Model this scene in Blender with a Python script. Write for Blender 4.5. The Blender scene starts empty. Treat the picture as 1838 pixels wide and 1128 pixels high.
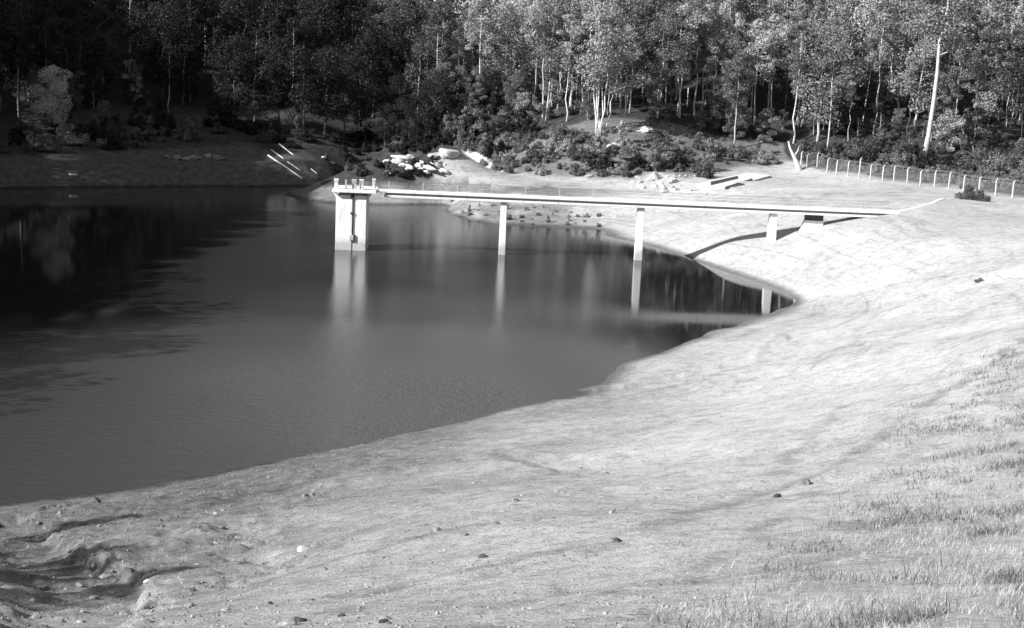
import bpy, math, random
import numpy as np
from mathutils import Vector

# ------------------------------------------------------------------ camera, sky, sun, exposure
S = bpy.context.scene
COL = S.collection
R = math.radians
IW, IH, FPX, CAMZ = 1838., 1128., 2394., 20.9
PITCH, ROLL = math.atan(434 / FPX), R(2.58)
cf = np.array([0, math.cos(PITCH), -math.sin(PITCH)])
_u0 = np.array([0, math.sin(PITCH), math.cos(PITCH)]); _r0 = np.array([1., 0, 0])
cr = math.cos(ROLL) * _r0 + math.sin(ROLL) * _u0
cu = math.cos(ROLL) * _u0 - math.sin(ROLL) * _r0
cam = bpy.data.objects.new('camera', bpy.data.cameras.new('camera'))
COL.objects.link(cam); S.camera = cam
from mathutils import Matrix
cam.matrix_world = Matrix(((cr[0], cu[0], -cf[0], 0), (cr[1], cu[1], -cf[1], 0), (cr[2], cu[2], -cf[2], CAMZ), (0, 0, 0, 1)))
cam.data.sensor_width = 36.0
cam.data.lens = 36.0 * FPX / IW
cam.data.clip_start = 0.3; cam.data.clip_end = 3000

SUN_EL, SUN_DX, SUN_DY = R(32), 0.89, 0.45          # travel direction of the light over the ground
sun = bpy.data.objects.new('sun', bpy.data.lights.new('sun', 'SUN'))
COL.objects.link(sun)
sun.data.energy = 5.0; sun.data.angle = R(0.5); sun.data.color = (1, 0.99, 0.98)
_d = Vector((SUN_DX * math.cos(SUN_EL), SUN_DY * math.cos(SUN_EL), -math.sin(SUN_EL)))
sun.rotation_euler = _d.to_track_quat('-Z', 'Y').to_euler()
W = bpy.data.worlds.new('World'); S.world = W; W.use_nodes = True
nt = W.node_tree; bg = nt.nodes['Background']
sky = nt.nodes.new('ShaderNodeTexSky'); sky.sky_type = 'NISHITA'; sky.sun_disc = False
sky.sun_elevation = SUN_EL; sky.sun_rotation = math.atan2(-SUN_DX, -SUN_DY)
hsv = nt.nodes.new('ShaderNodeHueSaturation'); hsv.inputs['Saturation'].default_value = 0.13   # a black-and-white plate
nt.links.new(sky.outputs[0], hsv.inputs['Color']); nt.links.new(hsv.outputs[0], bg.inputs['Color'])
bg.inputs['Strength'].default_value = 0.065
S.view_settings.view_transform = 'Standard'; S.view_settings.look = 'None'
S.view_settings.exposure = 1.08; S.view_settings.gamma = 1.0
S.render.engine = 'CYCLES'
S.cycles.max_bounces = 5; S.cycles.diffuse_bounces = 2; S.cycles.glossy_bounces = 3; S.cycles.transparent_max_bounces = 4

# ------------------------------------------------------------------ small helpers
rng = np.random.default_rng(7); random.seed(7)

def ray(x, y): return cf + cr * ((x - IW / 2) / FPX) + cu * ((IH / 2 - y) / FPX)
def atz(x, y, z):
    d = ray(x, y); return np.array([0, 0, CAMZ]) + d * ((z - CAMZ) / d[2])
def atd(x, y, D):
    d = ray(x, y); return np.array([0, 0, CAMZ]) + d * (D / d[1])
def topix(P):
    v = P - np.array([0, 0, CAMZ]); w = np.maximum(v @ cf, 0.01)
    return IW / 2 + FPX * (v @ cr) / w, IH / 2 - FPX * (v @ cu) / w

def _hash(i, j, s):
    n = (i.astype(np.int64) * 374761393 + j.astype(np.int64) * 668265263 + s * 974711) & 0x7fffffff
    n = ((n ^ (n >> 13)) * 1274126177) & 0x7fffffff
    return ((n ^ (n >> 16)) & 0xffff) / 65535.0
def vnoise(x, y, s=0):
    i = np.floor(x); j = np.floor(y); fx = x - i; fy = y - j
    fx = fx * fx * (3 - 2 * fx); fy = fy * fy * (3 - 2 * fy)
    a = _hash(i, j, s); b = _hash(i + 1, j, s); c = _hash(i, j + 1, s); d = _hash(i + 1, j + 1, s)
    return (a + (b - a) * fx) * (1 - fy) + (c + (d - c) * fx) * fy - 0.5
def sstep(a, b, x):
    t = np.clip((x - a) / (b - a), 0, 1); return t * t * (3 - 2 * t)

def mesh_np(name, V, F4, smooth=False):
    """mesh from arrays of quads (or tris)"""
    V = np.asarray(V, np.float32); F4 = np.asarray(F4, np.int32); k = F4.shape[1]
    me = bpy.data.meshes.new(name)
    me.vertices.add(len(V)); me.vertices.foreach_set('co', V.ravel())
    me.loops.add(F4.size); me.loops.foreach_set('vertex_index', F4.ravel())
    me.polygons.add(len(F4)); me.polygons.foreach_set('loop_start', np.arange(0, F4.size, k, dtype=np.int32))
    if smooth: me.polygons.foreach_set('use_smooth', np.ones(len(F4), bool))
    me.update(calc_edges=True); me.validate()
    return me

class MB:
    def __init__(s): s.v = []; s.f = []
    def box(s, c, d, rx=0, ry=0, rz=0, taper=1.0):
        n = len(s.v); M = Matrix.Rotation(rz, 3, 'Z') @ Matrix.Rotation(ry, 3, 'Y') @ Matrix.Rotation(rx, 3, 'X')
        for z in (-1, 1):
            t = taper if z > 0 else 1.0
            for x, y in ((-1, -1), (1, -1), (1, 1), (-1, 1)):
                s.v.append(tuple(Vector(c) + M @ Vector((x * d[0] / 2 * t, y * d[1] / 2 * t, z * d[2] / 2))))
        s.f += [(n + 3, n + 2, n + 1, n), (n + 4, n + 5, n + 6, n + 7)] + [(n + i, n + (i + 1) % 4, n + 4 + (i + 1) % 4, n + 4 + i) for i in range(4)]
        return s
    def tube(s, pts, rad, n=6):
        pts = [Vector(p) for p in pts]; base = len(s.v)
        if not hasattr(rad, '__len__'): rad = [rad] * len(pts)
        for i, p in enumerate(pts):
            t = (pts[min(i + 1, len(pts) - 1)] - pts[max(i - 1, 0)]).normalized()
            a = t.cross(Vector((0.3, 1, 0.1))); a = a.normalized() if a.length > 1e-3 else Vector((1, 0, 0)); b = t.cross(a)
            for k in range(n):
                w = 2 * math.pi * k / n; s.v.append(tuple(p + (a * math.cos(w) + b * math.sin(w)) * rad[i]))
        for i in range(len(pts) - 1):
            for k in range(n):
                q = base + i * n; s.f.append((q + k, q + (k + 1) % n, q + n + (k + 1) % n, q + n + k))
        s.f.append(tuple(base + k for k in range(n))[::-1]); s.f.append(tuple(base + (len(pts) - 1) * n + k for k in range(n)))
        return s
    def torus(s, c, r, rr, n=14, m=5):
        b = len(s.v)
        for i in range(n):
            for k in range(m):
                a = 2 * math.pi * i / n; w = 2 * math.pi * k / m
                s.v.append((c[0] + (r + rr * math.cos(w)) * math.cos(a), c[1] + (r + rr * math.cos(w)) * math.sin(a), c[2] + rr * math.sin(w)))
        for i in range(n):
            for k in range(m):
                s.f.append((b + i * m + k, b + (i + 1) % n * m + k, b + (i + 1) % n * m + (k + 1) % m, b + i * m + (k + 1) % m))
        return s
    def mesh(s, name, smooth=False):
        me = bpy.data.meshes.new(name); me.from_pydata(s.v, [], s.f)
        if smooth: me.polygons.foreach_set('use_smooth', [True] * len(me.polygons))
        me.update(); return me
    def build(s, name, mat, parent=None, bevel=0.0, smooth=False):
        o = link(name, s.mesh(name, smooth), mat, parent)
        if bevel:
            b = o.modifiers.new('bevel', 'BEVEL'); b.width = bevel; b.segments = 2; b.limit_method = 'ANGLE'
        return o

def link(name, me, mat=None, parent=None):
    o = bpy.data.objects.new(name, me); COL.objects.link(o)
    if mat is not None:
        me.materials.clear(); me.materials.append(mat)
    if parent is not None: o.parent = parent
    return o
def empty(name, loc, rz=0.0):
    o = bpy.data.objects.new(name, None); COL.objects.link(o); o.location = Vector([float(a) for a in loc]); o.rotation_euler = (0, 0, rz)
    o.empty_display_size = 0.3; return o
def tag(o, label=None, cat=None, group=None, kind=None):
    if label: o['label'] = label
    if cat: o['category'] = cat
    if group: o['group'] = group
    if kind: o['kind'] = kind
    return o
def copy_tree(o, parent=None):
    c = o.copy(); COL.objects.link(c)
    if parent is not None: c.parent = parent
    for ch in list(o.children): copy_tree(ch, c)
    return c

# ------------------------------------------------------------------ materials (a grey world: the plate is black and white)
def g(v): return (v, v, v * 1.003, 1)
class NT:
    def __init__(s, name):
        s.m = bpy.data.materials.new(name); s.m.use_nodes = True; s.t = s.m.node_tree
        s.b = s.t.nodes['Principled BSDF']; s.b.inputs['Specular IOR Level'].default_value = 0.25
    def n(s, ty, **kw):
        o = s.t.nodes.new(ty)
        for k, v in kw.items():
            if k in o.inputs.keys(): o.inputs[k].default_value = v
            else: setattr(o, k, v)
        return o
    def l(s, a, b): s.t.links.new(a, b)
    def ramp(s, src, stops):
        r = s.n('ShaderNodeValToRGB'); s.l(src, r.inputs[0]); e = r.color_ramp.elements
        while len(e) < len(stops): e.new(0.5)
        for i, (p, v) in enumerate(stops): e[i].position = p; e[i].color = g(v)
        return r.outputs[0]
    def noise(s, scale, detail=4, rough=0.6, vec=None, dist=0.0):
        k = s.n('ShaderNodeTexNoise', Scale=scale, Detail=detail, Roughness=rough, Distortion=dist)
        if vec is not None: s.l(vec, k.inputs['Vector'])
        return k.outputs['Fac']
    def mix(s, a, b, fac, mode='MIX'):
        k = s.n('ShaderNodeMix', data_type='RGBA', blend_type=mode)
        for src, i in ((fac, 0), (a, 6), (b, 7)):
            if hasattr(src, 'is_linked'): s.l(src, k.inputs[i])
            else: k.inputs[i].default_value = src
        return k.outputs[2]
    def bump(s, h, strength, dist, prev=None):
        k = s.n('ShaderNodeBump', Strength=strength, Distance=dist); s.l(h, k.inputs['Height'])
        if prev is not None: s.l(prev, k.inputs['Normal'])
        return k.outputs[0]

def mat_plain(name, lo, hi, scale, rough=0.85, bump=0.2, bd=0.02, obj_var=0.0):
    m = NT(name); tc = m.n('ShaderNodeTexCoord').outputs['Object']
    f = m.noise(scale, 5, 0.65, tc); c = m.ramp(f, [(0.3, lo), (0.7, hi)])
    if obj_var:
        oi = m.n('ShaderNodeObjectInfo').outputs['Random']
        c = m.mix(c, m.ramp(oi, [(0.0, 1 - obj_var), (1.0, 1.0)]), 1.0, 'MULTIPLY')
    m.l(c, m.b.inputs['Base Color']); m.b.inputs['Roughness'].default_value = rough
    if bump: m.l(m.bump(f, bump, bd), m.b.inputs['Normal'])
    return m.m
def mat_concrete(name, v):
    m = NT(name); tc = m.n('ShaderNodeTexCoord').outputs['Object']
    mp = m.n('ShaderNodeMapping'); mp.inputs['Scale'].default_value = (1.6, 1.6, 0.25); m.l(tc, mp.inputs[0])
    st = m.noise(1.3, 5, 0.65, mp.outputs[0]); fi = m.noise(9, 4, 0.6, tc)
    c = m.ramp(st, [(0.30, v * 0.62), (0.45, v * 0.93), (0.8, v)])
    c = m.mix(c, m.ramp(fi, [(0.3, 0.86), (0.7, 1.0)]), 1.0, 'MULTIPLY')
    sx = m.n('ShaderNodeSeparateXYZ'); m.l(m.n('ShaderNodeNewGeometry').outputs['Position'], sx.inputs[0])
    ad = m.n('ShaderNodeMath', operation='MULTIPLY_ADD'); m.l(st, ad.inputs[0]); ad.inputs[1].default_value = -1.6; m.l(sx.outputs['Z'], ad.inputs[2])
    c = m.mix(c, m.ramp(ad.outputs[0], [(0.0, 0.6), (0.25, 0.82), (0.9, 1.0)]), 1.0, 'MULTIPLY')
    m.l(c, m.b.inputs['Base Color']); m.b.inputs['Roughness'].default_value = 0.9
    m.l(m.bump(fi, 0.25, 0.02), m.b.inputs['Normal'])
    return m.m
def mat_leaf(name, lo, hi, var=0.45):
    m = NT(name); tc = m.n('ShaderNodeTexCoord').outputs['Object']
    f = m.noise(0.9, 3, 0.6, tc); c = m.ramp(f, [(0.32, lo), (0.68, hi)])
    oi = m.n('ShaderNodeObjectInfo').outputs['Random']
    c = m.mix(c, m.ramp(oi, [(0.0, 1 - var), (1.0, 1.0)]), 1.0, 'MULTIPLY')
    m.l(c, m.b.inputs['Base Color']); m.b.inputs['Roughness'].default_value = 0.6
    tr = m.n('ShaderNodeBsdfTranslucent'); m.l(c, tr.inputs['Color'])
    mx = m.n('ShaderNodeMixShader'); mx.inputs[0].default_value = 0.22
    m.l(m.b.outputs[0], mx.inputs[1]); m.l(tr.outputs[0], mx.inputs[2])
    m.l(mx.outputs[0], m.t.nodes['Material Output'].inputs['Surface'])
    return m.m

M = dict(
    concrete=mat_concrete('pale_concrete', 0.76), concrete2=mat_concrete('grey_concrete', 0.42), post=mat_concrete('post_concrete', 0.55),
    steel=mat_plain('painted_steel', 0.35, 0.45, 6, 0.5), darksteel=mat_plain('dark_steel_or_shade', 0.03, 0.06, 8, 0.55), wire=mat_plain('galvanised_wire', 0.25, 0.35, 5, 0.5),
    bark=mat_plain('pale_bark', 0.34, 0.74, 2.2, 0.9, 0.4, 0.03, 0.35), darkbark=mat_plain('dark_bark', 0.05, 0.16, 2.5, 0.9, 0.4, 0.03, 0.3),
    leaf=mat_leaf('forest_leaves', 0.10, 0.30), leaflight=mat_leaf('light_leaves', 0.22, 0.50, 0.4), leafdarkshade=mat_leaf('dark_shade_leaves', 0.013, 0.034), leaflit=mat_leaf('lit_leaves', 0.4, 0.65, 0.2),  # darkest leaf tone carries the left-hand and gully shade in its colour
    shrub=mat_leaf('shrub_leaves', 0.07, 0.24, 0.6), weed=mat_leaf('weed_leaves', 0.08, 0.22, 0.4),
    shrubmix=mat_leaf('scrub_leaves', 0.06, 0.30, 0.0),
    rock=mat_plain('pale_rock', 0.3, 0.62, 1.8, 0.9, 0.5, 0.1, 0.25), stone=mat_plain('grey_stone', 0.12, 0.38, 5, 0.9, 0.5, 0.03, 0.5), darkstone=mat_plain('dark_stone', 0.03, 0.08, 5, 0.9, 0.5, 0.03, 0.4),
    gravel=mat_plain('gravel_stones', 0.06, 0.36, 2.3, 0.9, 0.2, 0.01),
    timber=mat_plain('weathered_timber', 0.6, 0.85, 3, 0.85, 0.3, 0.02), grass=mat_leaf('dry_grass', 0.22, 0.5, 0.0), pathm=mat_plain('path_gravel', 0.5, 0.6, 4, 0.95, 0.3, 0.02),
)

# ------------------------------------------------------------------ terrain: control points (picture or plan) -> thin plate spline
SHORE = [(-150, 932), (60, 895), (200, 878), (300, 862), (400, 845), (500, 825), (620, 799), (780, 767), (900, 737), (980, 716), (1050, 697), (1074, 690), (1092, 676), (1118, 657), (1180, 638), (1240, 612), (1262, 603), (1280, 592), (1312, 586),
         (1340, 576), (1395, 556), (1426, 538), (1400, 520), (1345, 500), (1300, 485), (1260, 470), (1215, 455), (1160, 441), (1095, 424), (1075, 412), (1020, 410), (960, 408), (900, 404), (860, 399),
         (820, 388), (795, 368), (779, 352), (765, 338), (735, 329), (690, 326), (640, 328), (580, 333), (500, 335), (400, 335), (300, 335), (200, 336), (100, 337), (0, 339), (-150, 346)]
C = [atz(x, y, 0.0) for x, y in SHORE]
C += [(-84, 172, 0), (-78, 130, 0), (-68, 95, 0), (-58, 65, 0), (-44, 50, 0), (-94, 168, 5), (-88, 125, 5), (-78, 90, 5), (-68, 60, 5)]  # west shore drawn in out of view so its trees shade the water
for x, y, z in [(400, 600, -3), (800, 550, -3), (1100, 560, -2.2), (300, 400, -3), (100, 700, -3), (700, 700, -2.5), (300, 790, -1.5), (1250, 520, -0.9), (1350, 535, -0.5), (700, 400, -2), (950, 450, -1.5), (1000, 640, -1.5)]:
    p = atz(x, y, 0); C.append((p[0], p[1], z))
C += [(-60, 130, -3), (-50, 90, -3), (-62, 180, -2.5)]
# near bank: pixel + forward distance
for x, y, D in [(919, 1128, 16), (1400, 1128, 14.5), (1838, 1128, 13.5), (500, 1128, 19), (0, 1128, 23), (919, 900, 36), (919, 805, 60), (400, 1000, 36), (0, 1000, 38), (400, 900, 53), (1838, 900, 29), (1600, 900, 33),
                (1300, 900, 36), (1300, 800, 53), (1500, 700, 73), (1838, 700, 52), (1838, 600, 75), (1700, 600, 92), (1500, 565, 117), (1838, 480, 112), (1650, 480, 126), (1600, 430, 138), (1838, 420, 138),
                (1450, 412, 155.2), (1382, 433, 154.6), (1607, 384, 155), (1300, 442, 156), (1500, 470, 138), (1700, 360, 163), (1838, 385, 160), (1200, 700, 84), (1100, 1000, 25), (1150, 800, 57)]:
    C.append(atd(x, y, D))
FENCE_PX = [(1437, 305), (1448, 305), (1466, 306), (1484.5, 310), (1501, 313), (1521.6, 315.5), (1542, 319), (1562, 322), (1584, 324.5), (1604, 326), (1628, 329), (1651.5, 333.5), (1677, 336), (1703, 339),
            (1729, 344), (1757, 347.5), (1786.5, 351), (1817, 355), (1850, 358.5), (1886, 362)]
for q in FENCE_PX[::3]: C.append(atz(q[0], q[1], 7.0))
# far banks, mound, forest floor
for x, y, z in [(700, 285, 6), (800, 268, 8), (870, 300, 5.5), (960, 320, 4), (1080, 322, 4.5), (1170, 325, 4.8), (1230, 350, 4.4), (1330, 328, 5.6), (1385, 312, 6.3), (1240, 400, 2.3), (860, 340, 3),
                (960, 370, 1.7), (1080, 370, 2.4), (1090, 238, 11.5), (980, 214, 12), (1180, 215, 12), (1315, 262, 10), (1486, 265, 10.5), (1660, 280, 10.5), (1838, 290, 10.5), (760, 220, 11), (860, 185, 14)]:
    C.append(atz(x, y, z))
for x, d0 in ((-80, 194), (30, 203), (140, 209), (250, 214), (360, 219), (470, 224), (580, 229), (670, 238)):
    for y, dd in ((312, 5), (287, 11), (262, 19), (235, 29), (205, 40), (165, 58)): C.append(atd(x, y + (6 if x > 600 else 0), d0 + dd))
C += [(-60, 300, 24), (-20, 295, 25), (35, 285, 26), (80, 265, 24), (-70, 330, 36), (0, 335, 29), (50, 330, 29), (100, 310, 32), (0, 420, 30), (-120, 420, 65), (100, 420, 36), (0, 600, 32), (200, 500, 80), (-200, 600, 110),
      (-115, 262, 26), (-135, 185, 44), (-150, 120, 55), (-125, 80, 30), (-105, 40, 25), (-104, 222, 14), (-170, 250, 62), (-220, 150, 80), (-220, 320, 95), (-200, 40, 60), (-120, -40, 40), (-40, 5, 13), (-60, 25, 10), (-45, 30, 6.5), (-30, -10, 19), (0, -30, 22), (0, 0, 19.25), (6, 3, 18.9), (-6, 3, 18.5), (40, -30, 24),  # steep left hill shaped out of view to shade the left side
      (110, 200, 16), (140, 150, 22), (110, 110, 15), (80, 70, 12), (60, 30, 15), (90, 0, 22), (200, 50, 45), (220, 200, 50), (150, 260, 40), (0, -200, 40), (200, -200, 70), (-250, -200, 90), (250, 350, 80)]
C = np.array([[float(a) for a in c] for c in C])
def _phi(d2): return 0.5 * d2 * np.log(d2 + 1e-9)
_N = len(C); _A = np.zeros((_N + 3, _N + 3)); _P = np.c_[np.ones(_N), C[:, :2] / 100]
_A[:_N, :_N] = _phi(((C[:, None, :2] - C[None, :, :2]) ** 2).sum(-1) / 1e4) + np.eye(_N) * 2e-5
_A[:_N, _N:] = _P; _A[_N:, :_N] = _P.T
_w = np.linalg.solve(_A, np.r_[C[:, 2], 0, 0, 0])
def tps(x, y):
    x = np.atleast_1d(np.asarray(x, float)); y = np.atleast_1d(np.asarray(y, float)); out = np.empty(len(x))
    for i in range(0, len(x), 20000):
        a = x[i:i + 20000]; b = y[i:i + 20000]
        d2 = ((a[:, None] - C[None, :, 0]) ** 2 + (b[:, None] - C[None, :, 1]) ** 2) / 1e4
        out[i:i + 20000] = _phi(d2) @ _w[:_N] + _w[_N] + _w[_N + 1] * a / 100 + _w[_N + 2] * b / 100
    return out
GULLIES = [([(30, 925), (75, 915), (95, 940), (135, 955), (165, 985), (215, 1000), (262, 1012), (292, 1035), (300, 1075), (290, 1140)], 0.42, 4.5),
           ([(470, 940), (492, 955), (505, 975), (548, 985), (545, 1003), (505, 1020)], 0.22, 2.0),
           ([(1060, 700), (1130, 690), (1210, 672), (1300, 655), (1345, 640), (1400, 612)], 0.16, 5.0), ([(1010, 850), (940, 832), (860, 822)], 0.14, 3.0)]
def _base_hit(x, y):
    t = np.geomspace(8, 500, 900); d = ray(x, y); P = np.array([0, 0, CAMZ]) + d[None] * t[:, None]
    k = np.argmax(P[:, 2] < tps(P[:, 0], P[:, 1])); return P[k]
_G = [(np.array([_base_hit(*q)[:2] for q in pts]), dep, wid) for pts, dep, wid in GULLIES]
CDIR = np.array([45., 66.]) / math.hypot(45, 66)     # along the near shore
def height(x, y):
    x = np.atleast_1d(np.asarray(x, float)); y = np.atleast_1d(np.asarray(y, float))
    z = tps(x, y); r = np.hypot(x, y); far = sstep(300, 900, r); z = z * (1 - far) + 34 * far
    for L, dep, wid in _G:                            # eroded scarps: ground on the lower-left side of the line is washed away
        sel = np.where((x > L[:, 0].min() - 9) & (x < L[:, 0].max() + 9) & (y > L[:, 1].min() - 9) & (y < L[:, 1].max() + 9))[0]
        if not len(sel): continue
        px, py = x[sel], y[sel]; best = np.full(len(sel), 1e9); side = np.zeros(len(sel))
        px2 = px + 1.0 * vnoise(px * 0.9, py * 0.9, 5) + 0.9 * vnoise(px * 2.6, py * 2.6, 15); py2 = py + 1.0 * vnoise(px * 0.9, py * 0.9, 6) + 0.9 * vnoise(px * 2.6, py * 2.6, 16)
        for a, b in zip(L[:-1], L[1:]):
            e = b - a; t = np.clip(((px2 - a[0]) * e[0] + (py2 - a[1]) * e[1]) / (e @ e), 0, 1)
            dx = px2 - a[0] - t * e[0]; dy = py2 - a[1] - t * e[1]; d = np.hypot(dx, dy); cr_ = e[0] * dy - e[1] * dx
            u = d < best; best = np.where(u, d, best); side = np.where(u, cr_, side)
        inside = side < 0
        z[sel] -= np.where(inside, dep * sstep(0, 0.7, best) * (1 - sstep(wid * 0.4, wid, best)), 0)
    near = 1 - sstep(60, 170, r)
    s = x * CDIR[0] + y * CDIR[1]; t = -x * CDIR[1] + y * CDIR[0]
    z += (0.25 * vnoise(x / 9, y / 9, 1) + 0.16 * vnoise(x / 3.1, y / 3.1, 2)) * (0.6 + 0.4 * sstep(0.3, 2.5, z)) * (1 - far)
    z += near * (0.10 * vnoise(s / 5.5, t / 0.9, 3) + 0.055 * vnoise(x / 0.8, y / 0.8, 4) + 0.03 * vnoise(x / 0.3, y / 0.3, 8))
    lf = (1 - sstep(-13, -5, x - 0.12 * (y - 25))) * near * (y > 8) * sstep(.3, 1.5, z)
    z += lf * (0.18 * vnoise(x / 1.5, y / 1.5, 71) + 0.14 * vnoise(x / .5, y / .5, 72) + 0.09 * vnoise(x / .22, y / .22, 73))
    hill = sstep(8, 20, z) * sstep(170, 215, r)
    z += hill * 1.6 * vnoise(x / 14, y / 14, 9)
    return z
def hgt(x, y): return float(height(x, y)[0])
_T = np.geomspace(6, 600, 1500)
def hit(x, y):
    d = ray(x, y); P = np.array([0, 0, CAMZ]) + d[None] * _T[:, None]
    k = int(np.argmax(P[:, 2] < height(P[:, 0], P[:, 1])))
    if k == 0: k = len(_T) - 1
    a, b = _T[k - 1], _T[k]; t = np.linspace(a, b, 12); P = np.array([0, 0, CAMZ]) + d[None] * t[:, None]
    k = int(np.argmax(P[:, 2] < height(P[:, 0], P[:, 1])))
    return P[k]

# one ground sheet, finer in front of the camera, reaching the hills all round
_az = np.r_[np.linspace(-180, -29, 90)[:-1], np.linspace(-29, 29, 470), np.linspace(29, 180, 90)[1:-1]]
_rd = np.r_[np.linspace(1.5, 9, 8)[:-1], np.geomspace(9, 900, 640)]
AZ, RD = np.meshgrid(np.radians(_az), _rd); GX = (RD * np.sin(AZ)).ravel(); GY = (RD * np.cos(AZ)).ravel(); GZ = height(GX, GY)
na, nr = len(_az), len(_rd)
ii, jj = np.meshgrid(np.arange(nr - 1), np.arange(na), indexing='ij'); j2 = (jj + 1) % na
GF = np.stack([ii * na + jj, (ii + 1) * na + jj, (ii + 1) * na + j2, ii * na + j2], -1).reshape(-1, 4)[:, ::-1]
GV = np.c_[GX, GY, GZ]
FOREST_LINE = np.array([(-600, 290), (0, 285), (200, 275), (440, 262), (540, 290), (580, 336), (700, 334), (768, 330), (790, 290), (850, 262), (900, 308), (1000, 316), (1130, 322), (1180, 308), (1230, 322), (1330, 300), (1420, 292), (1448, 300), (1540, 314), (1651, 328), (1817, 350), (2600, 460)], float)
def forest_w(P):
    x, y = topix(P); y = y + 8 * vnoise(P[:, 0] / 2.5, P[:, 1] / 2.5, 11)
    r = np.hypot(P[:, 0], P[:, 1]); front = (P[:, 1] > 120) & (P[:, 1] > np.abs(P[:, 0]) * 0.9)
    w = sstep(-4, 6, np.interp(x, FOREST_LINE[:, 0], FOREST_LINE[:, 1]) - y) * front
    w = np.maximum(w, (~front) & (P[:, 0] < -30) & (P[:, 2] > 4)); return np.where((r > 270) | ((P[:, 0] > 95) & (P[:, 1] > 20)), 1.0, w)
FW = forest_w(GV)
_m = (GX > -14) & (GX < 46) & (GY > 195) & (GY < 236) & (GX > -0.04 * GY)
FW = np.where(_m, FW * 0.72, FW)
_px, _py = topix(GV)
stony_shade = (1 - sstep(-22, 6, GX - 0.22 * (GY - 30) + 6 * vnoise(GX / 6, GY / 6, 12) + 3 * vnoise(GX / 1.7, GY / 1.7, 18))) * (GY < 110) * (GY > 0)  # gravelly soil; the darkening towards the left is painted in as well
farleft_shade = (1 - sstep(-45, -8, GX)) * (GY > 120)  # shade on the far left bank, painted as darker soil
stony_shade = np.maximum(stony_shade, farleft_shade)
grassy = sstep(0.0, 4.0, (GX - 1.0) - 0.42 * (GY - 12) + 3 * vnoise(GX / 5, GY / 5, 13)) * (GY < 90)
stony_shade = np.maximum(stony_shade, 0.75 * sstep(-20, -15, GX) * (1 - sstep(4, 16, GX)) * (GY > 172) * (GY < 226) * (GZ < 3.6) * sstep(-.25, .2, vnoise(GX / 3, GY / 3, 14) + .2))
pale = np.exp(-(((GX - 20 - 0.30 * (GY - 75)) / 14) ** 2 + ((GY - 78) / 30) ** 2)) + 0.7 * sstep(0.05, .35, vnoise(GX / 7, GY / 7, 17)) * (GY < 200) + 0.9 * np.exp(-(((GX - 24) / 8) ** 2 + ((GY - 205) / 12) ** 2))
pale = np.clip(pale, 0, 1)
FW = np.maximum(FW, 0.62 * farleft_shade * (GY > 150))  # same bank shade deepened with the forest floor colour
TR = [([(700, 1062), (900, 1012), (1120, 962), (1300, 905), (1440, 860), (1600, 770), (1760, 670), (1838, 610)], .55, .8), ([(620, 1090), (860, 1040), (1080, 985), (1250, 930)], .35, .6), ([(880, 818), (940, 830), (1010, 846)], .5, .9), ([(1380, 850), (1450, 790), (1505, 728)], .6, .6),
      ([(1000, 735), (1130, 712), (1300, 668), (1420, 628)], .4, .7), ([(400, 905), (450, 888), (500, 880)], 1.1, .9), ([(1480, 540), (1640, 505), (1838, 478)], .6, .5), ([(1500, 640), (1650, 590), (1838, 520)], .5, .5), ([(900, 900), (1100, 870), (1250, 820)], .5, .4), ([(1150, 1128), (1290, 1010), (1420, 930)], .4, .6)]
track = np.zeros(len(GX)); _sel = np.where((GY > 8) & (GY < 150) & (np.abs(GX) < 70))[0]; _jx = GX[_sel] + .9 * vnoise(GX[_sel] / 2, GY[_sel] / 2, 61); _jy = GY[_sel] + .9 * vnoise(GX[_sel] / 2, GY[_sel] / 2, 62)
for pts, wd, am in TR:
    L = np.array([hit(*q)[:2] for q in pts]); best = np.full(len(_sel), 1e9)
    for a, b in zip(L[:-1], L[1:]):
        e = b - a; t = np.clip(((_jx - a[0]) * e[0] + (_jy - a[1]) * e[1]) / (e @ e), 0, 1); best = np.minimum(best, np.hypot(_jx - a[0] - t * e[0], _jy - a[1] - t * e[1]))
    track[_sel] = np.maximum(track[_sel], am * (1 - sstep(wd * .25, wd, best)) * np.clip(.7 + 1.2 * vnoise(GX[_sel] / 1.1, GY[_sel] / 1.1, 63), 0, 1))
gm = mesh_np('ground', GV, GF, True)
for nm, arr in (('forest', FW), ('stony_shade', stony_shade), ('grassy', grassy), ('pale', pale), ('track', track)):  # forest also carries the painted shade of the far left bank
    a = gm.attributes.new(nm, 'FLOAT', 'POINT'); a.data.foreach_set('value', np.asarray(arr, np.float32))
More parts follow.
